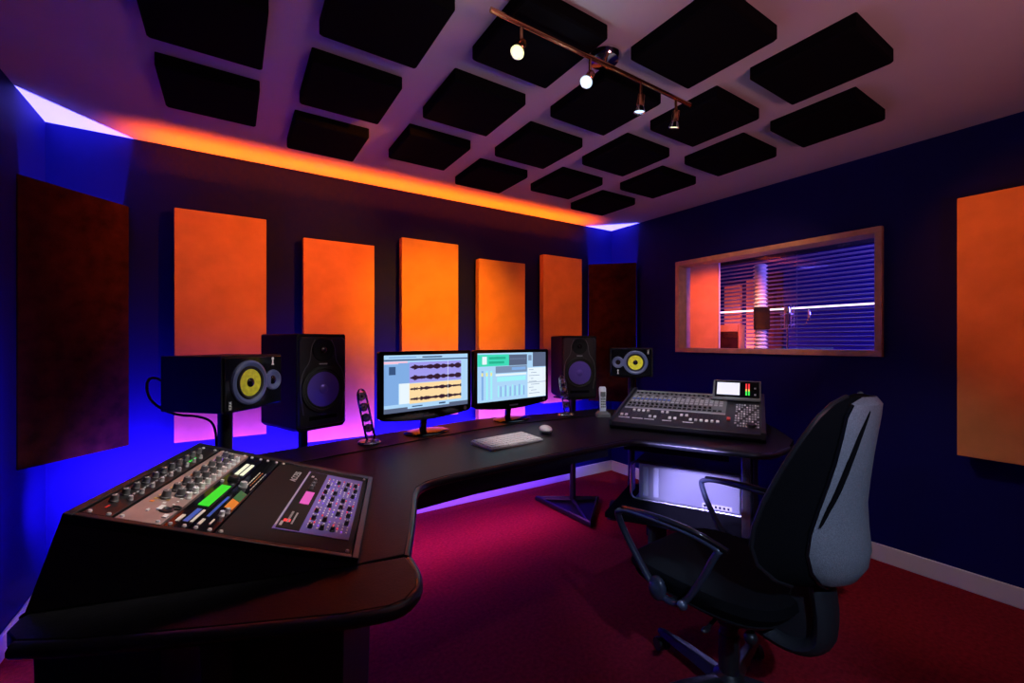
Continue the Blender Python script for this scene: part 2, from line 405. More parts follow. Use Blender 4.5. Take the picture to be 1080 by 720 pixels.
b.build('markings', [M['gold'], M['white'], M['orangep']], t)
B().lathe([(.014, 0), (.014, .003), (.010, .004), (.006, .001), (0, .001)], (w_*.76, .068, FZ)).build('socket', M['plastic'], t)
B().lathe([(.011, 0), (.011, .003), (.008, .004), (.006, .001), (0, .001)], (w_*.9, .085, FZ)).build('socket', M['plastic'], t)
B().box((w_*.22, .44, FZ), (w_*.46, .495, FZ+.002)).build('display', M['e_viol'], t)
# unit 3: black effects unit, green screen
t, w_, h_ = rack('effects_rack_unit', 'black rack effects processor with a bright green rectangular display', 'audio equipment', .290, .372, M['gloss'])
B().box((w_*.36, .125, FZ), (w_*.86, .272, FZ+.0015)).build('display', M['e_green'], t)
b = B(); b.m(0).box((w_*.34, .37, FZ), (w_*.54, .475, FZ+.002)).box((w_*.64, .37, FZ), (w_*.84, .475, FZ+.002))
b.build('meter', M['e_cream'], t)
B().lathe([(.014, 0), (.014, .006), (.011, .010), (0, .009)], (w_*.6, .325, FZ)).build('dial', M['plastic'], t)
B().lathe([(.004, 0), (.004, .006), (0, .006)], (w_*.2, .295, FZ)).build('button', M['white'], t)
b = B(); b.m(0).box((w_*.25, .025, FZ), (w_*.40, .06, FZ+.002)); b.m(1).box((w_*.52, .03, FZ), (w_*.74, .105, FZ+.001)); b.m(0).box((w_*.82, .03, FZ), (w_*.93, .10, FZ+.002))
b.build('labels', [M['cream'], M['bluep']], t)
# unit 4: black sampler with orange and green flash
t, w_, h_ = rack('sampler_rack_unit', 'black rack module with an orange and green coloured flash and tiny buttons', 'audio equipment', .376, .458, M['gloss'])
b = B()
b.m(0).prism([(w_*.45, .135), (w_*.9, .125), (w_*.9, .175), (w_*.45, .195)], FZ, FZ+.001)
b.m(1).prism([(w_*.45, .197), (w_*.9, .177), (w_*.9, .235), (w_*.45, .255)], FZ, FZ+.001)
b.m(2).box((w_*.15, .07, FZ), (w_*.27, .20, FZ+.0015))
b.m(3).box((w_*.12, .025, FZ), (w_*.25, .055, FZ+.002)).box((w_*.55, .035, FZ), (w_*.62, .06, FZ+.002))
for i in range(7): b.m(3).box((w_*.45, .30+i*.018, FZ), (w_*.5, .312+i*.018, FZ+.0018)); b.m(0).box((w_*.62, .30+i*.018, FZ), (w_*.66, .312+i*.018, FZ+.001)); b.m(3).box((w_*.82, .27+i*.022, FZ), (w_*.86, .286+i*.022, FZ+.001))
b.build('markings', [M['orangep'], M['greenp'], M['bluep'], M['cream']], t)
knob(t, w_*.35, .285, .010, .014, 'lgrey'); knob(t, w_*.7, .085, .006, .012, 'white'); knob(t, w_*.82, .105, .006, .012, 'lgrey')
# unit 5: synth module: dark panel + indigo control field
t, w_, h_ = rack('synthesizer_module', 'large dark desktop synthesizer module with an indigo panel of tiny knobs and a red display', 'synthesizer', .462, .968, M['matte'])
iu0, iu1, iv0, iv1 = (.636-.462)*LU, (.945-.462)*LU, (.135-.032)*LV, (.885-.032)*LV
b = B(); b.m(0).box((iu0, iv0, FZ-.001), (iu1, iv1, FZ+.0015))
b.m(1).box((iu0+.006, iv0+.006, FZ), (iu0+(iu1-iu0)*.34, iv1-.004, FZ+.0024))
b.m(2).box((iu0+.001, iv0+.02, FZ), (iu0+.004, iv1-.01, FZ+.002))
b.build('control_panel', [M['indigo'], M['matte'], M['lgrey']], t)
B().box((iu0+.026, .235, FZ+.0024), (iu0+.050, .33, FZ+.004)).build('display', M['e_pink'], t)
ih = iv1-iv0
b = B(); q = iu0+(iu1-iu0)*.40; zz = FZ+.0015
for i in range(26):
    for j in range(9):
        y = iv0+.015+i*(ih-.03)/26; x = q+j*.0118
        if (i*7+j*5) % 5 == 0: continue
        b.m(3 if (i+j) % 4 else (2 if (i*j) % 3 else 1)).box((x, y, zz), (x+.0035, y+.007, zz+.0018))
for i in range(8): b.m(0).box((iu0+.022, iv0+.04+i*.009, FZ+.0024), (iu0+.027, iv0+.045+i*.009, FZ+.004)); b.box((iu0+.034, iv0+.035+i*.009, FZ+.0024), (iu0+.038, iv0+.04+i*.009, FZ+.004))
b.m(1).box((iu0+.014, iv0+.045, FZ+.0024), (iu0+.03, iv0+.06, FZ+.003)); b.m(0).box((iu0+.010, iv0+.02, FZ+.0024), (iu0+.016, iv0+.045, FZ+.003)); b.m(0).box((iu0+.016, iv1-.06, FZ+.0024), (iu0+.024, iv1-.045, FZ+.003))
ob = b.build('buttons', [M['lgrey'], M['e_red'], M['e_viol'], M['white']], t); ob['kind'] = 'stuff'
for j in range(4):
    for i in range(8):
        if (i+j) % 4 == 3: continue
        knob(t, q+.008+j*.027+rnd(-.002, .002), iv0+.035+i*(ih-.06)/8, .0058, .011, 'plastic', z=zz)
for i in range(3): knob(t, iu0+.034, .36+i*.03, .006, .011, 'grey', z=FZ+.0024)
text('lettering', 'ACCESS', .026, M['lgrey'], t, Matrix.Translation(((.588-.462)*LU, (.765-.032)*LV, FZ+.0004)) @ Matrix.Rotation(PI/2, 4, 'Z'), sx=1.05)

# ------------------------------------------------------------------ monitors
def monitor(px, py, az, label, kind, W=.60, Hh=.366, zc=1.055):
    t = thing('computer_monitor', label, 'monitor', (px, py, DZ+.004), rad(az), 'flat screen monitors on the desk')
    c = zc-DZ-.004; hw = W/2
    # bezel with bowed chin (front faces -y)
    top = c+Hh/2; bot = c-Hh/2
    out = [(-hw, top-.008), (-hw+.008, top), (hw-.008, top), (hw, top-.008), (hw, bot+.022), (hw-.02, bot+.010)]
    for i in range(1, 12): a = i/12; out.append((hw-.02-a*(W-.04), bot+.010-.022*math.sin(a*PI)))
    out += [(-hw+.02, bot+.010), (-hw, bot+.022)]
    B().rings([[(x, -.022, z) for x, z in out], [(x, .006, z) for x, z in out], [(x*.93, .03, c+(z-c)*.9) for x, z in out]]).build('housing', M['gloss'], t, bevel=.002)
    sw, s0, s1 = W-.052, top-.020, bot+.046
    b = B()
    def R(u0, v0, u1, v1, k, lay=1):  # fractions from top-left
        xa, xb = -sw/2+u0*sw, -sw/2+u1*sw; za, zb_ = s0-(s0-s1)*v0, s0-(s0-s1)*v1
        b.m(k).box((xa, -.0225-.0004*lay, zb_), (xb, -.022, za))
    if kind == 'wave':
        mats = [S[k] for k in ('sky', 'blue', 'vio', 'cream', 'dark', 'white', 'slate', 'pink', 'navy', 'steel')]
        R(0, 0, 1, 1, 0); R(0, .075, 1, .10, 8, 2); R(.42, .03, .66, .055, 8, 2); R(.05, .03, .35, .05, 1, 2)
        R(.0, .11, .25, .15, 7, 2); R(.05, .20, .12, .34, 8, 3); R(0, .16, .15, .86, 1, 2); R(.15, .14, .27, .50, 1, 3); R(.16, .50, .27, .86, 5, 3)
        R(.27, .13, .91, .50, 2, 2); R(.27, .51, .91, .87, 3, 2); R(0, .92, 1, 1, 6, 2); R(.25, .90, .75, .955, 0, 3); R(.30, .91, .42, .93, 8, 4); R(.62, .90, .70, .93, 8, 4)
        for k, (vc, amp) in enumerate(((.22, .048), (.41, .048), (.61, .032), (.79, .036))):
            for i in range(60):
                u = .28+i*.0105; a = amp*(.35+.65*abs(math.sin(i*.37+k//2)*math.cos(i*.11+k//2*2)))*(1. if i > 3 else .5)+rnd(0, .008)
                if k > 1 and 7 < i < 11: a *= .3
                R(u, vc-a, u+.0106, vc+a, 4, 3)
        R(.732, .13, .735, .87, 5, 5)
    else:
        mats = [S[k] for k in ('sky', 'green', 'steel', 'white', 'slate', 'cyan', 'yel', 'dgreen', 'blue', 'vio')]
        R(0, 0, 1, 1, 0); R(0, .03, .43, .27, 1, 2); R(.06, .07, .12, .23, 3, 3); R(.15, .08, .38, .13, 7, 3); R(.15, .17, .36, .22, 7, 3)
        R(.43, .04, .70, .27, 4, 2); R(.70, .0, .79, .33, 0, 2); R(.72, .06, .77, .18, 2, 3); R(.79, 0, 1, .32, 4, 2); R(.24, .28, .70, .42, 2, 2); R(.47, .31, .68, .37, 8, 3)
        R(.24, .44, .69, .48, 3, 2); R(.26, .50, .68, .60, 5, 2); R(.71, .34, 1, .99, 3, 2); R(.71, .66, 1, .67, 2, 3)
        for i in range(9): R(.73+.03*(i % 2), .38+i*.065, .80+.05*(i % 3), .39+i*.065, 2, 3)
        for i in range(12): R(.27+i*.034, .68+.02*(i % 3), .285+i*.034, .92, 8 if i % 2 else 5, 3)
        for i in range(3): R(.05+i*.06, .36, .075+i*.06, .95, 5 if i else 8, 3); R(.05+i*.06, .40, .07+i*.06, .47, 6, 4)
        for i in range(8): R(.45+i*.03, .12, .465+i*.03, .14, 2, 3)
    b.build('screen', mats, t, smooth=False)
    B().box((-.035, -.0232, bot+.006), (.035, -.022, bot+.016)).build('brand_badge', M['lgrey'], t)
    B().lathe([(.011, 0), (.011, .003), (0, .003)], (hw-.045, -.022, bot+.026), (0, -1, 0), 16).build('power_button', M['lgrey'], t)
    # neck, cable clip and oval foot
    b = B().rings([[(-.022, .012, bot+.06), (.022, .012, bot+.06), (.022, .03, bot+.06), (-.022, .03, bot+.06)], [(-.017, .03, .012), (.017, .03, .012), (.017, .055, .012), (-.017, .055, .012)]])
    b.build('neck', M['gloss'], t, bevel=.004)
    B().lathe([(.13, 0), (.133, .005), (.12, .010), (.05, .015), (0, .016)], (0, 0, 0), n=40).build('foot', M['gloss'], t).scale = (1, .72, 1)
    B().tube(smoothpoly([(.012, .04, bot+.05), (.05, .06, bot-.0), (.035, .07, .05), (.06, .10, .01)], False, 2), .004, 8).build('cable', M['rubber'], t)
    return t
monitor(.915, 2.29, 11.7, 'left flat monitor with gloss black bezel showing four audio waveforms', 'wave', .595)
monitor(1.525, 2.365, 7.4, 'right flat monitor with gloss black bezel showing a green panel and mixer windows', 'mix', .625)

# keyboard
kb = thing('computer_keyboard', 'compact white keyboard lying on the desk before the right monitor', 'keyboard', (1.173, 1.856, DZ), rad(6.5))
B().rings([[(x, y, 0) for x, y in rpoly(.335, .175, .008)], [(x, y, .008+(y+.0875)*.05) for x, y in rpoly(.335, .175, .008)]]).build('base', M['alu'], kb, bevel=.001)
for r in range(6):
    n = 14 if r < 5 else 9
    wid = [1]*n
    if r == 5: wid = [1, 1, 1, 1.3, 4.5, 1.3, 1, 1, 1.2]
    tot = sum(wid); x = -.16
    for k in range(n):
        ww = .32*wid[k]/tot; y = .066-r*.0265
        B().box((x+.0015, y-.011, .0125+(y+.08)*.05-.004), (x+ww-.0015, y+.011, .0145+(y+.08)*.05)).build('key', M['white'], kb)
        x += ww
# mouse
ms = thing('computer_mouse', 'white rounded mouse on the desk right of the keyboard', 'mouse', (1.475, 1.935, DZ), rad(-20))
B().ball((0, 0, .012), .034, (1.0, 1.65, .62), 24).box((0, 0, 0), (.001, .001, .001)).build('shell', M['white'], ms)
ms.location.z += .009

# ------------------------------------------------------------------ speakers
def ringlathe(b, x, z, prof, y=0, n=36): b.lathe(prof, (x, y, z), (0, -1, 0), n)
def big_speaker(loc, az, label, glabel):
    W, D, Hh = .27, .34, .48
    t = thing('studio_speaker', label, 'speaker', loc, rad(180-az), 'large black studio speakers')
    hw = W/2
    out = [(-hw, .018), (-hw+.018, 0), (hw-.018, 0), (hw, .018), (hw, Hh-.006), (hw-.006, Hh), (-hw+.006, Hh), (-hw, Hh-.006)]
    B().rings([[(x, -D/2, z) for x, z in out], [(x, D/2, z) for x, z in out]]).build('cabinet', M['matte'], t, bevel=.003)
    f = -D/2
    B().rings([[(x, f, z) for x, z in rpoly(W-.012, Hh-.03, .02, cy=Hh/2)], [(x, f-.010, z) for x, z in rpoly(W-.024, Hh-.04, .02, cy=Hh/2)]]).build('baffle', M['plastic'], t, bevel=.002)
    f -= .010
    zw, zt = Hh*.42, Hh*.835
    b = B(); ringlathe(b, 0, zw, [(.118, 0), (.116, .008), (.104, .010), (.098, .004), (.092, .007), (.086, .003)], f, 40)
    b.build('woofer_surround', M['rubber'], t)
    b = B(); ringlathe(b, 0, zw, [(.088, .004), (.07, .001), (.04, -.002), (.03, -.002), (.026, .003), (.018, .008), (0, .010)], f, 40)
    b.build('woofer_cone', M['violet'], t)
    b = B(); ringlathe(b, 0, zt, [(.060, 0), (.058, .005), (.040, .003), (.020, .000), (.018, .001)], f, 32); b.build('tweeter_waveguide', M['matte'], t)
    b = B(); ringlathe(b, 0, zt, [(.017, .001), (.015, .006), (.008, .010), (0, .011)], f, 20); b.build('tweeter_dome', M['gloss'], t)
    B().box((-.075, f-.004, Hh*.105), (.075, f+.001, Hh*.145)).build('port_slot', M['foam'], t, bevel=.003)
    B().box((-.022, f-.0022, Hh*.68), (.022, f, Hh*.692)).build('badge', M['lgrey'], t)
    # sweeping line from the tweeter ring down round the woofer
    for s_ in (-1, 1):
        B().tube(smoothpoly([(s_*.045, f-.001, zt+.05), (s_*.066, f-.001, zt+.01), (s_*.07, f-.001, zt-.06), (s_*.112, f-.001, zw+.09), (s_*.124, f-.001, zw), (s_*.105, f-.001, zw-.12)], False, 2), .0022, 6).build('baffle_crease', M['grey'], t)
    return t
def stand(loc, ztop, label, r=.022, tri=None, rz=0, plate=.11):
    t = thing('speaker_stand', label, 'speaker stand', (loc[0], loc[1], 0), rz, 'black floor stands behind the desk')
    B().cyl((0, 0, .02), (0, 0, ztop-.012), r, r, 20).build('pole', M['metalblk'], t)
    B().box((-plate, -plate, ztop-.012), (plate, plate, ztop)).build('top_plate', M['metalblk'], t, bevel=.003)
    if tri:
        B().prism(tri, .002, .014).build('base_plate', M['metalblk'], t)
        B().tube([(*p, .024) for p in tri], .022, 8, closed=True).build('base_frame', M['metalblk'], t)
        b = B()
        for p in tri: b.tube([(0, 0, .035), (*p, .022)], .014, 8)
        b.build('base_arms', M['metalblk'], t)
    else:
        B().rings([[(x, y, .002) for x, y in rpoly(.34, .36, .03)], [(x, y, .022) for x, y in rpoly(.33, .35, .03)]]).build('base_plate', M['metalblk'], t)
    return t
dirL = Vector((math.sin(rad(157)), math.cos(rad(157))))
fl = Vector(((.264+.512)/2, (2.33+2.427)/2)) - dirL*.17
zs = .848
big_speaker((fl.x, fl.y, zs), 157, 'big black studio speaker with violet-lit cone left of the monitors', 0)
stand((fl.x-.0, fl.y+.02), zs, 'black pole stand under the big speaker left of the monitors', .024, rz=rad(20), plate=.10)
dirR = Vector((math.sin(rad(204)), math.cos(rad(204))))
fr = Vector((2.208, 2.479)) - dirR*.17
big_speaker((fr.x, fr.y, zs+.005), 204, 'big black studio speaker with violet-lit cone right of the monitors', 0)
stand((fr.x+.0, fr.y+.0), zs+.005, 'black pole stand with triangular floor frame under the big right speaker', .024,
      tri=[(-.20, .20), (.20, -.07), (-.19, -.40)])

def small_speaker(loc, az, sgn, label):
    W, D, Hh = .30, .26, .206
    t = thing('small_speaker', label, 'speaker', loc, rad(180-az), 'small yellow-coned speakers lying sideways')
    hw = W/2
    B().rings([[(x, -D/2, z) for x, z in rpoly(W, Hh, .006, cy=Hh/2)], [(x, D/2, z) for x, z in rpoly(W, Hh, .006, cy=Hh/2)]]).build('cabinet', M['matte'], t)
    f = -D/2
    B().box((-hw+.008, f-.008, .006), (hw-.008, f, Hh-.006)).build('baffle', M['gloss'], t, bevel=.003)
    f -= .008
    xw, xt = sgn*-.030, sgn*.092; zc = Hh/2
    b = B(); ringlathe(b, xw, zc, [(.086, 0), (.084, .007), (.076, .010), (.066, .006), (.060, .002)], f, 40)
    ringlathe(b, xt, zc-.0, [(.042, 0), (.040, .007), (.034, .009), (.026, .005), (.018, .001)], f, 28)
    b.prism([(0, 0), (.001, 0), (0, .001)], 0, .0001)
    xa, xb = sorted((xw+sgn*.066, xt-sgn*.018)); b.box((xa, f-.0072, zc-.026), (xb, f, zc+.026))
    b.build('surround', M['blueg'], t)
    b = B(); ringlathe(b, xw, zc, [(.064, .005), (.060, .012), (.054, .010), (.050, .003)], f, 36); b.build('woofer_roll', M['rubber'], t)
    b = B(); ringlathe(b, xw, zc, [(.052, .006), (.035, .003), (.019, .002)], f, 36); b.build('woofer_cone', M['yellow'], t)
    b = B(); ringlathe(b, xw, zc, [(.019, .001), (.017, .008), (.010, .013), (0, .015)], f, 24); b.build('dust_cap', M['gloss'], t)
    b = B(); ringlathe(b, xt, zc, [(.018, .001), (.013, .007), (0, .010)], f, 20); b.build('tweeter_dome', M['gloss'], t)
    mt = Matrix.Translation((xt+sgn*.012, f-.0006, Hh-.026 if sgn > 0 else .034)) @ Matrix.Rotation(PI/2, 4, 'X') @ Matrix.Rotation(PI/2, 4, 'Z')
    b = B(); zz = Hh-.026 if sgn > 0 else .034
    b.cyl((xt, f-.001, zz-.010), (xt, f, zz-.010), .001)
    b.bm.clear()
    b.box((xt-.003, f-.0015, zz-.016), (xt+.003, f, zz+.016)); b.box((xt-.006, f-.0015, zz+.006), (xt+.006, f, zz+.014)); b.box((xt-.006, f-.0015, zz-.016), (xt+.006, f, zz-.011))
    b.build('emblem', M['white'], t)
    zz = .026 if sgn > 0 else Hh-.026; xx = xw-sgn*.088
    text('lettering', 'KRK', .017, M['white'], t, Matrix.Translation((xx, f-.0004, zz)) @ Matrix.Rotation(PI/2, 4, 'X') @ Matrix.Rotation(PI/2, 4, 'Z'), sx=1.)
    return t
dl = Vector((math.sin(rad(134)), math.cos(rad(134))))
c0 = Vector((-.031, 1.866)) + Vector((math.cos(rad(46)), math.sin(rad(46))))*.15 - dl*.13
small_speaker((c0.x, c0.y, 1.030), 134, 1, 'small yellow-coned speaker on its side at far left beyond the rack console')
st = stand((c0.x, c0.y), 1.030, 'black pole stand under the small yellow-coned speaker at far left', .026, rz=rad(46), plate=.085)
bc = Vector((-.12, .10))
B().tube(smoothpoly([(-.09, .15, 1.12), (-.15, .19, 1.17), (-.17, .17, 1.08), (-.12, .12, 1.015), (-.05, .05, 1.0), (-.01, .035, .96), (-.02, .02, .86)], False, 2), .0045, 8).build('cable', M['rubber'], st)
cr = Vector((2.431, 2.169)) + Vector((math.sin(rad(48)), math.cos(rad(48))))*.13
small_speaker((cr.x, cr.y, 1.036), 229, -1, 'small yellow-coned speaker on its side above the mixing console')
stand((cr.x, cr.y), 1.036, 'black pole stand under the small yellow-coned speaker behind the mixing console', .024, rz=rad(-49), plate=.085)

# clear tower computer speakers
def stick(loc, rz, label, lean):
    t = thing('clear_tower_speaker', label, 'speaker', loc, rz, 'clear acrylic tower speakers')
    B().lathe([(.052, 0), (.055, .006), (.050, .013), (.03, .018), (0, .019)], (0, 0, 0), n=32).build('base', M['clear'] if 0 else M['alubar'], t)
    top = Vector((lean, .03, .27)); base = Vector((0.012, 0, .012)); d = (top-base)
    q = d.normalized()
    b = B(); rr = [base + d*(i/12) for i in range(13)]
    b.tube(rr, [.018]+[.026]*10+[.023, .010], 20); b.build('shell', M['acrylic'], t)
    # rim of the acrylic body
    side = Vector((1, 0, 0)) - q*q.x; side.normalize()
    loop = [base+side*.025+q*.02] + [base+side*.027+d*.9] + [top+side*.012] + [top-side*.012] + [base-side*.027+d*.9] + [base-side*.025+q*.02]
    B().tube(smoothpoly(loop, True, 2), .0022, 6, closed=True).build('rim', M['alubar'], t)
    nrm = side.cross(q).normalized()
    if nrm.y > 0: nrm = -nrm
    for i in range(4):
        c = base + d*(.24+i*.205)
        b = B().lathe([(.021, -.012), (.022, 0), (.019, .004), (.016, .001), (.006, -.001), (.005, .003), (0, .004)], c, nrm, 20)
        b.build('driver', M['chrome'], t)
        B().lathe([(.0155, .0015), (.014, .004), (.007, .002)], c, nrm, 20, cap=False).build('driver_cone', M['alu'], t)
    return t
stick((.575, 2.20, DZ+.004), rad(15), 'clear acrylic tower speaker with four small drivers left of the monitors', -.030)
stick((1.93, 2.30, DZ+.004), rad(-10), 'clear acrylic tower speaker with four small drivers right of the monitors', -.020)

# cordless phone
ph = thing('cordless_phone', 'silver cordless phone handset upright in its charging cradle beside the mixer', 'phone', (2.135, 2.155, DZ), rad(-35))
B().rings([[(x, y, 0) for x, y in rpoly(.10, .09, .015)], [(x*.95, y*.95, .018) for x, y in rpoly(.10, .09, .015)], [(x*.55, y*.6+.01, .035) for x, y in rpoly(.10, .09, .015)]]).build('cradle', M['grey'], ph, bevel=.002)
B().rings([[(x*sx, y+off_, z) for x, y in rpoly(.048, .026, .01)] for z, sx, off_ in ((.022, .8, .01), (.05, .92, .012), (.11, .9, .02), (.15, 1, .026), (.185, 1, .03), (.197, .8, .032))]).build('handset', M['phones'], ph)
B().box((-.016, -.0005, .135), (.016, .016, .165)).build('display', M['navyd'] if 'navyd' in M else M['grey'], ph)
b = B()
for i in range(4):
    for j in range(3): b.box((-.014+j*.011, -.0055+i*.0025, .06+i*.017), (-.006+j*.011, .01+i*.0025, .068+i*.017))
b.build('keypad', M['grey'], ph)

# ------------------------------------------------------------------ mixing console
mx = thing('mixing_console', 'grey digital mixing console with white faders on the right desk wing', 'mixing console', (1.867, 1.817, DZ), math.atan2(-.884, .467))
MW, MD = .77, .63
def prof(x0, x1, pts, name, m, bevel=.003):
    return B().rings([[(x0, y, z) for y, z in pts], [(x1, y, z) for y, z in pts]]).build(name, m, mx, bevel=bevel)
prof(.0, MW, [(.02, .0), (.0, .02), (.0, .045), (.07, .058), (.60, .170), (MD, .168), (MD, .03), (.60, 0)], 'body', M['mixer'], .004)
prof(MW-.012, MW+.012, [(.02, -.0), (-.006, .02), (-.006, .055), (.07, .072), (.58, .186), (MD+.005, .183), (MD+.005, .02), (.60, 0)], 'end_cheek', M['mixer'])
prof(-.012, .004, [(.02, -.0), (-.006, .02), (-.006, .055), (.07, .072), (.58, .186), (MD+.005, .183), (MD+.005, .02), (.60, 0)], 'end_cheek', M['mixer'])
def mz(y): return .058+(y-.07)*(.112/.53)
sl = math.atan2(.112, .53); RX = Euler((sl, 0, 0))
def pad(b, x0, x1, y0, y1, h=.003, k=0):
    yc = (y0+y1)/2; b.m(k).box((x0, y0, mz(yc)-.003), (x1, y1, mz(yc)+h), RX)
b = B()
pad(b, .015, .585, .24, .255, .0025, 1); pad(b, .015, .50, .565, .575, .004, 1)
pad(b, .015, .585, .26, .55, .0012, 2)
for i in range(20):
    x = .03+i*.0276
    pad(b, x-.0008, x+.0008, .10, .23, .0012, 0)
    pad(b, x-.009, x+.009, .275, .298, .003, 3); pad(b, x-.009, x+.009, .37, .395, .003, 1)
    pad(b, x-.009, x+.009, .41, .43, .003, 4 if i < 9 else 1); pad(b, x-.009, x+.009, .44, .462, .003, 1)
    pad(b, x-.008, x+.008, .478, .49, .003, 3 if i % 2 else 1)
for k, (a0, a1) in enumerate(((.02, .085), (.10, .16), (.17, .225), (.27, .32), (.38, .435))): pad(b, a0, a1, .078, .086, .0015, 5)
for i in range(9):
    for j in range(10):
        if (i*3+j*7) % 5 == 0: continue
        pad(b, .635+i*.0135, .644+i*.0135, .085+j*.036, .10+j*.036+.004*(i % 2), .003, 1 if (i+j) % 4 else 5)
ob = b.build('button_field', [M['plastic'], M['lgrey'], M['grey'], M['matte'], M['bluep'], M['white']], mx)
for i in range(20):
    x = .03+i*.0276
    thr = [0, 0, 1, 1, 1, 1, 0, 0, 1, 1, 0, 0, .7, .7, 0, 0, 0, 0, 0, 0][i]
    y = .115+thr*.085; z = mz(y)
    B().box((x-.0075, y-.010, z), (x+.0075, y+.010, z+.010), RX).build('fader', M['white'], mx, bevel=.002)
y = .165; B().box((.597, y-.014, mz(y)), (.615, y+.014, mz(y)+.014), RX).build('fader', M['red'], mx, bevel=.003)
for i in range(18):
    x = .03+i*.0276
    B().lathe([(.009, 0), (.008, .012), (0, .012)], (x, .325, mz(.325)), (0, -.2, 1), 12).build('knob', M['plastic'], mx)
    B().lathe([(.008, 0), (.007, .010), (0, .010)], (x, .535, mz(.535)), (0, -.2, 1), 12).build('knob', M['plastic'], mx)
B().lathe([(.024, 0), (.024, .008), (.02, .014), (0, .014)], (.715, .10, mz(.10)), (0, -.2, 1), 24).build('jog_wheel', M['plastic'], mx)
# screen pod
pod = [(.475, .150), (.50, .150), (.60, .262), (.585, .27), (.57, .262), (.470, .165)]
def podbox(x0, x1, y0, y1, e, name, m):   # along the tilted face
    p0 = Vector((0, .462, .163)); d = Vector((0, .105, .100)).normalized(); n_ = Vector((0, -d.z, d.y))
    b = B(); a = p0+d*y0; c = p0+d*y1
    b.rings([[(x0, *(a+n_*0)[1:]), (x0, *(c)[1:]), (x0, *(c+n_*e)[1:]), (x0, *(a+n_*e)[1:])], [(x1, *(a)[1:]), (x1, *(c)[1:]), (x1, *(c+n_*e)[1:]), (x1, *(a+n_*e)[1:])]])
    return b.build(name, m, mx)
B().rings([[(x, y, z) for y, z in ((.462, .150), (.462, .163), (.567, .263), (.60, .263), (.60, .150))] for x in (.50, .765)]).build('display_housing', M['grey'], mx, bevel=.004)
podbox(.512, .755, .012, .138, .002, 'display_bezel', M['gloss'])
podbox(.524, .650, .028, .126, .003, 'display_screen', M['e_white'])
for k, xx in enumerate((.682, .696)):
    podbox(xx, xx+.008, .03, .062, .003, 'level_meter', M['e_grn']); podbox(xx, xx+.008, .062, .078, .003, 'level_meter', M['e_amber']); podbox(xx, xx+.008, .078, .122, .003, 'level_meter', M['e_red'])
podbox(.728, .738, .03, .04, .005, 'button', M['lgrey']); podbox(.728, .738, .08, .09, .005, 'button', M['lgrey'])

# ------------------------------------------------------------------ silver computer tower lying on the lower shelf
tw = thing('computer_tower', 'silver aluminium computer tower lying on its side under the mixing console', 'computer', (2.035, 1.72, .318), math.atan2(-.884, .467))
# local x along the face (0..TW), -y front, z up
TW, THH, TD = .64, .232, .44
B().box((.05, .0, .012), (TW-.05, TD, THH-.012)).build('body', M['alu'], tw, bevel=.006)
def hoop(y):
    p = rpoly(TW, THH, .035, 6, TW/2, THH/2)
    return p
b = B(); b.tube([(x, .0, z) for x, z in rpoly(TW-.01, THH-.01, .032, 6, TW/2, THH/2)], .0065, 8, closed=True); b.build('front_handles', M['alubar'], tw)
b = B()
for z_ in (.004, THH-.010): b.box((.03, .0, z_), (TW-.03, TD, z_+.006))
b.build('side_panels', M['alu'], tw)
b = B()
for x_ in (.003, TW-.009): b.box((x_, .0, .035), (x_+.006, .09, THH-.035))
b.build('handle_edges', M['alubar'], tw)
for x_ in (.075, .135): B().box((x_, -.003, .03), (x_+.030, .001, THH-.03)).build('optical_drive_slot', M['phones'], tw, bevel=.002)
B().box((.055, -.001, .016), (TW-.055, .001, THH-.016)).build('front_grille', M['alu'], tw)
b = B().box((.40, -.002, .020), (.55, .0, .045)); b.m(1)
b.cyl((.415, -.003, .032), (.415, -.001, .032), .007)
b.cyl((.44, -.003, .032), (.44, -.001, .032), .003)
for i in range(4): b.box((.465+i*.021, -.003, .026), (.475+i*.021, -.001, .038))
b.build('port_panel', [M['white'], M['plastic']], tw)
tw.location = (2.03, 1.82, .342)

# ------------------------------------------------------------------ office chair
ch = thing('office_chair', 'black high-backed swivel chair with loop armrests and grey textured back shell', 'chair', (1.49, .88, 0), rad(4))
def seat_ring(z, hx, y0, y1, e=3.2, n=36, zf=0):
    R_ = []
    cy = (y0+y1)/2; hy = (y1-y0)/2
    for i in range(n):
        a = 2*PI*i/n; c, s_ = math.cos(a), math.sin(a)
        x = hx*math.copysign(abs(c)**(2/e), c); y = cy+hy*math.copysign(abs(s_)**(2/e), s_)
        R_.append((x, y, z-(max(0, y-.15)/.2)**2*zf + .012*(abs(x)/hx)**2*(1 if zf else 0)))
    return R_
B().rings([seat_ring(.425, .16, -.17, .24), seat_ring(.43, .225, -.215, .30), seat_ring(.455, .245, -.235, .325, zf=.02), seat_ring(.485, .24, -.23, .32, zf=.04), seat_ring(.50, .21, -.20, .28, zf=.04), seat_ring(.498, .12, -.1, .18, zf=.03)]).build('seat', M['fabric'], ch)
B().rings([seat_ring(.385, .09, -.12, .12), seat_ring(.40, .19, -.19, .26), seat_ring(.432, .235, -.222, .31)]).build('seat_pan', M['plastic'], ch)
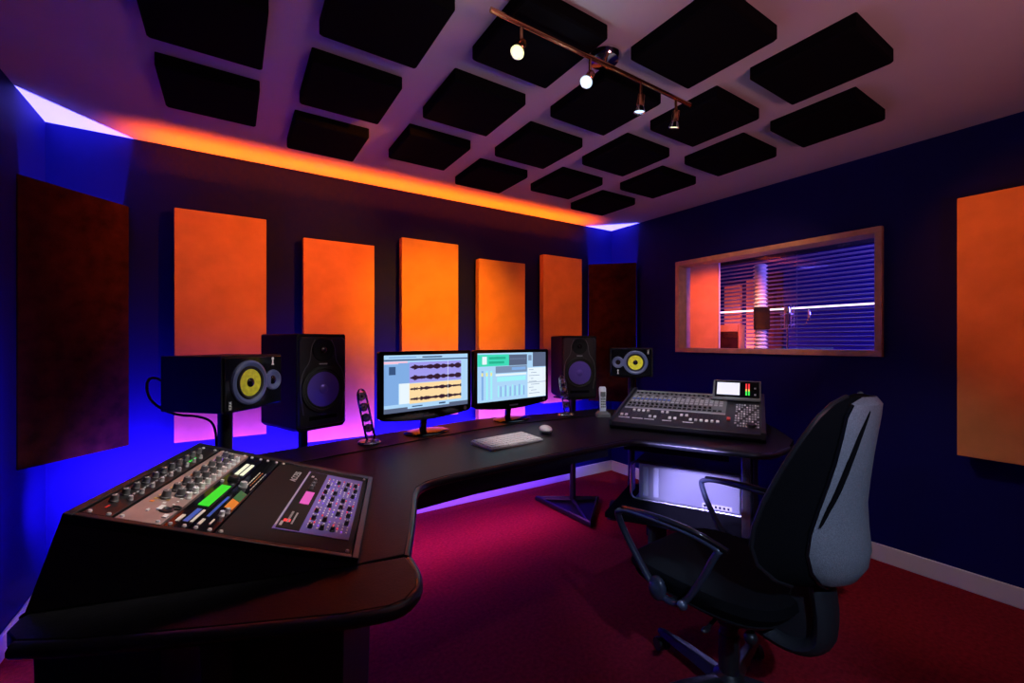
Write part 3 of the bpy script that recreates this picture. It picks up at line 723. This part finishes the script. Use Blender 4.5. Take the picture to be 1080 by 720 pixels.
# backrest: (z, half width, y front centre, y edge, y rear)
SEC = [(.575, .13, -.255, -.248, -.325), (.60, .185, -.235, -.222, -.358), (.64, .218, -.215, -.190, -.380), (.69, .228, -.208, -.178, -.388), (.75, .226, -.215, -.185, -.382), (.82, .216, -.232, -.205, -.378),
       (.89, .203, -.256, -.232, -.384), (.96, .187, -.283, -.262, -.392), (1.03, .165, -.312, -.295, -.402), (1.08, .142, -.335, -.320, -.410), (1.115, .108, -.354, -.342, -.414), (1.135, .06, -.370, -.362, -.410)]
def back_section(s_, grow=0., u0=-1, u1=1, n=13, rear_off=0.):
    z, hw_, yf, ye, yr = s_
    rear = []
    for i in range(n):
        u = u0+(u1-u0)*i/(n-1)
        rear.append((u*hw_, yr-rear_off+(ye-yr)*abs(u)**2.1, z))
    front = []
    for i in range(n):
        u = u1+(u0-u1)*i/(n-1)
        front.append((u*hw_*.985, yf+(ye-yf)*abs(u)**2+.016*(1-abs(u)**6), z))
    return rear, front
B().rings([sum(back_section(s_), []) for s_ in SEC]).build('backrest_cushion', M['fabric'], ch)
# rear shell follows the middle of the back
rg = []
for k, s_ in enumerate(SEC):
    uu = [.45, .60, .66, .68, .66, .62, .60, .60, .64, .70, .74, .70][k]
    rear, _ = back_section(s_, u0=-uu, u1=uu, n=13, rear_off=.012 if 0 < k < 11 else .004)
    inner = [(x, y+.016, z) for x, y, z in reversed(rear)]
    rear = [(x, y+(.011 if i in (0, 12) else 0), z) for i, (x, y, z) in enumerate(rear)]
    rg.append(rear+inner)
B().rings(rg).build('back_shell', M['shell'], ch)
for s_ in (-1, 1):
    pts = [(s_*k*.98*sec[1], sec[4]-.004+(sec[3]-sec[4])*k**2.1, sec[0]) for k, sec in zip([.46, .61, .67, .69, .67, .63, .61, .61, .65, .71, .75], SEC)]
    B().tube(pts, .006, 8).build('piping', M['gloss'], ch)
    pts = [(s_*sec[1], sec[3], sec[0]) for sec in SEC]
    B().tube(pts, .007, 8).build('piping', M['plastic'], ch)
# J bracket from back down to the mechanism
br = smoothpoly([(0, -.27, .64), (0, -.285, .54), (0, -.295, .45), (0, -.285, .37), (0, -.20, .335), (0, -.06, .37)], False, 2)
B().tube(br, [.030]*len(br), 14, up=(1, 0, 0), sx=2.2).build('back_bracket', M['bracket'], ch)
B().rings([[(x, y, z) for y, z in ((-.28, .38), (-.285, .59), (-.225, .61), (-.205, .50), (-.15, .45), (-.07, .43), (-.07, .35), (-.2, .335))] for x in (-.035, .035)]).build('bracket_web', M['bracket'], ch, bevel=.006)
for s_ in (-1, 1):
    cr_ = [(.40, 1.10), (.44, 1.03), (.47, .95), (.52, .86), (.62, .77)]
    pts = []
    for u, z in smoothpoly(cr_, False, 2):
        k = max(i for i in range(len(SEC)-1) if SEC[i][0] <= z); f_ = (z-SEC[k][0])/(SEC[k+1][0]-SEC[k][0])
        q_ = [SEC[k][i]*(1-f_)+SEC[k+1][i]*f_ for i in range(5)]
        pts.append((s_*u*q_[1], q_[4]-.010+(q_[3]-q_[4])*u**2.1, z))
    B().tube(pts, [.002+.006*math.sin(PI*i/(len(pts)-1)) for i in range(len(pts))], 8).build('shell_crease', M['fabric'], ch)
B().box((-.075, -.13, .355), (.075, .10, .415)).cyl((0, 0, .33), (0, 0, .37), .045).build('mechanism', M['plastic'], ch, bevel=.01)
B().tube([(-.06, -.02, .375), (-.16, -.03, .372), (-.21, -.035, .37)], .006, 8).ball((-.22, -.036, .37), .014, (1.5, .8, .5)).build('tilt_lever', M['plastic'], ch)
B().tube([(-.06, -.11, .365), (-.12, -.13, .36)], .008, 8).ball((-.13, -.133, .36), .02).build('tension_knob', M['plastic'], ch)
# column
B().lathe([(.045, .05), (.045, .11), (.034, .12), (.034, .25), (.030, .255), (.030, .335)], (0, 0, 0), n=24).build('gas_column', M['plastic'], ch)
B().lathe([(.036, .285), (.040, .29), (.040, .30), (.036, .305)], (0, 0, 0), n=24, cap=False).build('column_collar', M['deskedge'], ch)
B().lathe([(.05, .055), (.055, .065), (.052, .105), (.04, .115)], (0, 0, 0), n=24).build('hub', M['plastic'], ch)
for k in range(5):
    az = rad(5+72*k)+rad(4); d = Vector((math.sin(az), math.cos(az), 0)); nrm = Vector((d.y, -d.x, 0))
    def sec(dist, hw_, z0_, z1_): p = d*dist; return [p-nrm*hw_+Vector((0, 0, z0_)), p+nrm*hw_+Vector((0, 0, z0_)), p+nrm*hw_*.6+Vector((0, 0, z1_)), p-nrm*hw_*.6+Vector((0, 0, z1_))]
    lg = B().rings([sec(.03, .028, .06, .108), sec(.18, .024, .065, .10), sec(.30, .019, .065, .088), sec(.325, .012, .068, .082)]).build('leg', M['plastic'], ch, bevel=.004)
    cc = d*.31; b = B()
    ca = rnd(0, PI); ax_ = Vector((math.cos(ca), math.sin(ca), 0))
    for s_ in (-1, 1): b.cyl(cc+ax_*(s_*.008)+Vector((0, 0, .027)), cc+ax_*(s_*.026)+Vector((0, 0, .027)), .027, .025, 18)
    b.cyl(cc+Vector((0, 0, .03)), cc+Vector((0, 0, .072)), .008)
    b.build('caster', M['plastic'], lg)
# armrests
def armrest(s_):
    x = s_*.285
    arm = smoothpoly([(x, .255, .675), (x-s_*.0, .27, .665), (x-s_*.01, .235, .59), (x-s_*.025, .14, .455), (x-s_*.03, .10, .425), (x-s_*.03, .05, .42), (x-s_*.028, .01, .45), (x-s_*.015, -.055, .56), (x, -.105, .66), (x, -.12, .672), (x, -.03, .69), (x, .12, .692), (x, .22, .688)], True, 2)
    n_ = len(arm); rr = []
    for p in arm: rr.append(.0105)
    o = B().tube(arm, rr, 12, closed=True, up=(s_, 0, 0), sx=1.25).build('armrest', M['arm'], ch)
    pad_ = smoothpoly([(x, .245, .69), (x, .12, .702), (x, -.03, .700), (x, -.14, .678)], False, 2)
    B().tube(pad_, [.007+.003*math.sin(PI*min(1, max(0, i/(len(pad_)-1)))) for i in range(len(pad_))], 12, up=(s_, 0, 0), sx=1.2).build('arm_pad', M['gloss'], o)
    B().ball((x-s_*.025, .115, .448), .036, (.62, .9, 1.15)).build('arm_boss', M['arm'], o)
    B().ball((x-s_*.010, .012, .445), .016, (1, 1, 1)).build('arm_bolt', M['arm'], o)
    B().tube([(x-s_*.03, .07, .425), (x-s_*.10, .06, .405), (x-s_*.16, .05, .40)], .016, 10, sx=.6).build('arm_mount', M['plastic'], o)
armrest(-1); armrest(1)

# ------------------------------------------------------------------ ceiling spotlight bar
sp = thing('spotlight_bar', 'copper ceiling spotlight bar with four adjustable heads, two of them glowing toward the camera', 'ceiling light', (1.177, 1.168, H))
bz = -.08
B().cyl((-.501, 0, bz), (.501, 0, bz), .0085, n=16).build('bar', M['copper'], sp)
b = B().lathe([(.066, 0), (.066, -.006), (.055, -.022), (.02, -.030), (0, -.031)], (.04, .055, 0), n=36); b.build('ceiling_rose', M['chrome'], sp)
B().tube([(.04, .055, -.03), (.035, .03, -.06), (.03, .0, bz)], .008, 10).build('bar_arm', M['copper'], sp)
cam = Vector((0, 0, 1.29))
heads = [(-.385, Vector((-.62, -.35, -1.0)), 'e_lampw'), (-.085, Vector((-.72, -.30, -.95)), 'e_lampc'), (.185, Vector((.02, .14, -1)), 'e_lampc'), (.405, Vector((.1, .25, -.9)), 'e_lampw')]
spots = []
for hx, d, lm in heads:
    B().cyl((hx, 0, bz), (hx, 0, bz-.062), .0055, n=12).build('stem', M['copper'], sp)
    d.normalize(); j = Vector((hx, 0, bz-.066)); side = d.cross(Vector((0, 0, 1))).normalized()
    a = j-d*.012; hd = B().lathe([(.0, 0), (.014, 0), (.0155, .004), (.0155, .040), (.013, .042)], a, d, 20).ball(j, .009).build('spot_head', M['copper'], sp)
    B().lathe([(.012, .040), (.016, .048), (.022, .064), (.0225, .066), (.021, .064), (.014, .050)], a, d, 24, cap=False).build('reflector', M['chrome'], hd)
    B().lathe([(.0, .058), (.018, .0585), (.018, .0625), (0, .065)], a, d, 20).build('lamp', M[lm], hd)
    spots.append((Vector((1.177, 1.168, H))+a+d*.075, d))

# ------------------------------------------------------------------ booth contents seen through the window
def slatwall():
    b = B()
    t = thing('slatted_blind', 'wide horizontal slatted blind glowing violet and blue across the booth behind the window', 'blind', (4.75, 0, 0))
    k = 0
    z = 1.0
    while z < 2.15:
        if abs(z-1.62) > .02:
            B().box((-.014, .5, z-.003), (.014, 3.9, z+.003), Euler((0, rad(22), 0))).build('slat', M['slat'], t, smooth=False)
        z += .042
    for y in (.9, 2.1, 3.3): B().cyl((0, y, .98), (0, y, 2.2), .003, n=6).build('ladder_cord', M['grey'], t)
    B().box((-.03, .5, 2.16), (.03, 3.9, 2.2)).build('head_rail', M['matte'], t)
M['slat'] = mat('slat_grey_paint', (.16, .15, .20), .35)
slatwall()
o = B().cyl((4.62, .9, 1.615), (4.62, 3.75, 1.615), .008).build('fluorescent_tube', M['e_tube'])
tag(o, 'thin horizontal light tube glowing pinkish white in the booth behind the window', 'light')
o = B().box((-.04, -.15, -.7), (.04, .15, .7)).build('sound_absorber', M['orange'], bevel=.004)
o.location = (3.90, 2.585, 1.35); o.rotation_euler = (0, 0, rad(33))
tag(o, "orange fabric panel standing inside the booth at the window's left edge", 'acoustic panel')
B().box((-.045, -.166, -.7), (.045, -.151, .7)).build('edge_strip', M['white'], o)
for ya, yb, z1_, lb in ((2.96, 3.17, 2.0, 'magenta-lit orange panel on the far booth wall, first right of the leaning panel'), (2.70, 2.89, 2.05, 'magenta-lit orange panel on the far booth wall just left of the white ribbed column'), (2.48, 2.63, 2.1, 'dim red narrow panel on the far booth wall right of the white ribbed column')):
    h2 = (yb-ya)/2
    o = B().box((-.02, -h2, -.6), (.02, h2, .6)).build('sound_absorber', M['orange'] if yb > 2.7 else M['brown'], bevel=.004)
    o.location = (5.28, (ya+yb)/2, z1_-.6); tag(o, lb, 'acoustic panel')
# corrugated white column (foam wedge strip)
b = B(); n_ = 30; z0_ = .98; dz = .034
pts = []
for i in range(n_): pts += [(.040, z0_+i*dz), (.062, z0_+i*dz+dz*.5)]
b.lathe([(0, z0_)]+[(r, z) for r, z in pts]+[(.04, z0_+n_*dz), (0, z0_+n_*dz)], (0, 0, 0), n=14)
o = b.build('corrugated_column', M['cream']); o.location = (4.10, 2.12, 0)
tag(o, 'white ribbed column standing behind the booth window', 'foam column')
o['label'] = 'white ribbed vertical column seen through the window, behind the microphone'
B().cyl((0, 0, 0), (0, 0, z0_), .02).cyl((0, 0, 0), (0, 0, .02), .15).build('column_stand', M['metalblk'], o)
B().box((-.075, -.075, 1.40), (.062, .05, 1.60), Euler((0, 0, rad(30)))).build('dark_sleeve', M['foam'], o, bevel=.004)
# orange music stand / lectern shape
o = thing('booth_chair', 'orange square-framed chair back low behind the booth window', 'chair', (4.3, 2.56, 0), rad(-57))
B().box((-.16, -.02, .9), (-.10, .02, 1.46)).box((.10, -.02, .9), (.16, .02, 1.46)).box((-.10, -.02, 1.39), (.10, .02, 1.46)).build('back_frame', M['orange'], o, bevel=.006)
B().box((-.10, -.012, 1.0), (.10, .012, 1.39)).build('back_pad', M['brown'], o)
B().box((-.18, -.42, .42), (.18, .02, .48)).build('seat', M['brown'], o, bevel=.01)
for sx_ in (-.15, .15):
    for sy_ in (-.38, 0.): B().cyl((sx_, sy_, 0), (sx_, sy_, .9 if sy_ == 0 else .42), .014).build('leg', M['orange'], o)
# microphone in shock mount
mk = thing('studio_microphone', 'silver condenser microphone in a wire shock mount hanging behind the window', 'microphone', (3.78, 1.74, 1.40), rad(-60))
B().lathe([(0, 0), (.022, 0), (.024, .01), (.024, .10), (.026, .105), (.026, .15), (.018, .17), (0, .175)], (0, 0, 0), n=20).build('body', M['chrome'], mk)
b = B()
for z_ in (.02, .11): b.tube([(.05*math.cos(2*PI*i/20), .05*math.sin(2*PI*i/20), z_) for i in range(20)], .003, 6, closed=True)
for i in range(4):
    a = PI/2*i+.4; b.tube([(.05*math.cos(a), .05*math.sin(a), .0), (.05*math.cos(a), .05*math.sin(a), .19)], .0025, 6)
b.build('shock_mount', M['alubar'], mk)
B().lathe([(0, 0), (.045, 0), (.047, .004), (.045, .008), (0, .008)], (.14, 0, .10), (1, 0, 0), 24).build('pop_shield', M['alubar'], mk)
B().tube([(.05, 0, .03), (.12, 0, .02), (.14, 0, .08)], .003, 6).build('gooseneck', M['chrome'], mk)
ms_ = thing('microphone_stand', 'thin chrome stand rising below the microphone behind the window', 'stand', (3.78, 1.74, 0))
B().cyl((0, 0, .02), (0, 0, 1.397), .008, n=12).build('pole', M['chrome'], ms_)
B().lathe([(.13, 0), (.13, .015), (.02, .03)], n=28).build('base', M['metalblk'], ms_)

# ------------------------------------------------------------------ lights
def area(name, loc, direction, sx, sy, col, pw, spread=180):
    l = bpy.data.lights.new(name, 'AREA'); l.shape = 'RECTANGLE'; l.size = sx; l.size_y = sy; l.color = col; l.energy = pw; l.spread = rad(spread)
    o = bpy.data.objects.new(name, l); C.objects.link(o); o.location = loc
    o.rotation_euler = Vector(direction).to_track_quat('-Z', 'Y').to_euler(); return o
def spot(name, loc, target, col, pw, ang=40, blend=.5, r=.03):
    l = bpy.data.lights.new(name, 'SPOT'); l.color = col; l.energy = pw; l.spot_size = rad(ang); l.spot_blend = blend; l.shadow_soft_size = r
    o = bpy.data.objects.new(name, l); C.objects.link(o); o.location = loc
    o.rotation_euler = (Vector(target)-Vector(loc)).to_track_quat('-Z', 'Y').to_euler(); return o
def point(name, loc, col, pw, r=.03):
    l = bpy.data.lights.new(name, 'POINT'); l.color = col; l.energy = pw; l.shadow_soft_size = r
    o = bpy.data.objects.new(name, l); C.objects.link(o); o.location = loc; return o
# blue uplights low in the two back corners, behind the brown panels
spot('corner_uplight_left', (-.715, 3.045, .78), (-.715, 3.045, 2.4), (.12, .10, 1.), 1150, 80, .3, .03)
spot('corner_uplight_right', (3.12, 3.03, .78), (3.12, 3.03, 2.4), (.12, .10, 1.), 1100, 80, .3, .03)
# blue/violet tubes low behind the desk
area('floor_tube_a', (.30, 2.76, .50), (0, 1, .08), 1.9, .05, (.08, .02, 1), 92, 140)
area('floor_tube_b', (1.98, 2.78, .50), (0, 1, .08), 1.3, .05, (.10, .03, 1), 46, 140)
area('floor_tube_left', (-.50, 2.1, .34), (-1, .1, .15), .05, 1.5, (.09, .06, 1), 40, 120)
area('underdesk_tube', (1.15, 2.52, .34), (0, .3, -1), 1.9, .05, (.62, .14, 1), 7.5)
# orange strip light above the panels washing the ceiling edge
area('cove_strip', (1.2, YB-.10, 2.14), (0, .05, 1), 3.2, .02, (1, .085, .001), 19, 95)
# spotlights of the bar, with fill spots added to brighten single objects
(p1, d1), (p2, d2), (p3, d3), (p4, d4) = spots
spot('spot_warm', p1, (-.02, 1.5, .9), (1, .93, .85), 85, 36, .7)
spot('spot_cool', p2, (1.3, .9, .6), (.5, .66, 1), 10, 75, .8)
spot('spot_right', p4, (2.3, 1.75, .9), (.88, .9, 1), 70, 44, .9)
spot('speaker_fill_left', p3, (.17, 2.1, 1.12), (1, .97, .95), 55, 25, .9)  # added fill for the left speaker cones
spot('speaker_fill_right', p3, (2.33, 2.3, 1.12), (1, .97, .95), 42, 26, .9)  # added fill for the right speaker cones
spot('arm_light', p2, (1.20, .93, .52), (.45, .65, 1), 110, 13, .9)  # added narrow beam, brightens the near chair arm
spot('keyboard_fill', p2, (1.28, 1.9, .78), (1, .88, .85), 70, 20, .9)  # added beam to lift the keyboard
spot('skirting_fill', p4, (3.15, .75, .1), (1, .80, .75), 32, 44, .9)  # added beam to lift the right skirting board
for p_, c_, e_ in ((p1, (1, .95, .9), .7), (p2, (.7, .75, 1), .8), (p3, (.8, .8, 1), .35), (p4, (.85, .85, 1), .45)): point('lamp_spill', p_, c_, e_, .02)
ORG = (1, .21, .001)
spot('panel_wash_a', (1.10, 1.3, 2.22), (.25, 3.1, 1.85), ORG, 145, 50, .9)
spot('panel_wash_b', (1.20, 1.3, 2.22), (1.35, 3.1, 1.40), (1, .34, .001), 240, 50, 1.)
spot('panel_wash_c', (1.7, 1.2, 2.22), (2.5, 3.1, 1.6), ORG, 55, 34, .8)
spot('panel_wash_d', (1.7, .9, 2.22), (3.2, .25, 1.6), ORG, 36, 50, .8)
spot('chair_light', (.35, -.75, 2.0), (1.42, .62, .68), (.46, .62, 1), 95, 28, .8)
spot('window_fill', (1.72, 1.0, 2.25), (3.2, 1.7, 1.6), (1, .48, .25), 34, 44, .8)  # added fill for the window frame, no head there
spot('tower_light', (.9, .9, 1.35), (2.15, 1.45, .42), (.42, .36, 1), 380, 21, .9)  # added spot in mid-air, brightens the tower face
spot('ceiling_fill', (1.1, -.8, 1.25), (1.35, .35, 2.4), (1, .37, .45), 50, 118, 1., .2)  # added fill behind the camera, lifts the ceiling
# booth
area('booth_blue', (4.0, .6, 1.9), (.6, .4, -.3), .8, .8, (.14, .10, 1), 70)
spot('booth_orange', (3.45, 1.6, 2.2), (3.9, 2.6, 1.3), (1, .18, .02), 90, 60, .6)
spot('booth_white', (3.6, 1.9, 2.3), (4.1, 2.12, 1.3), (1, .9, .8), 25, 30, .6)
area('booth_pink', (4.85, 2.9, .85), (.8, 0, .8), .4, .8, (1, .25, .75), 26)

w = bpy.data.worlds.new('World'); bpy.context.scene.world = w; w.use_nodes = True
w.node_tree.nodes['Background'].inputs['Color'].default_value = (.01, .01, .02, 1)
w.node_tree.nodes['Background'].inputs['Strength'].default_value = .2

# ------------------------------------------------------------------ camera
cd = bpy.data.cameras.new('camera'); cd.sensor_width = 36; cd.lens = 36*458/1080; cd.clip_start = .02
co = bpy.data.objects.new('camera', cd); C.objects.link(co); co.location = (0, 0, 1.29)
co.rotation_euler = (rad(90), 0, -math.atan2(.543, .840))
s = bpy.context.scene; s.camera = co
s.view_settings.view_transform = 'Standard'; s.view_settings.look = 'None'; s.view_settings.gamma = 1; s.view_settings.exposure = 0
s.view_settings.use_curve_mapping = False
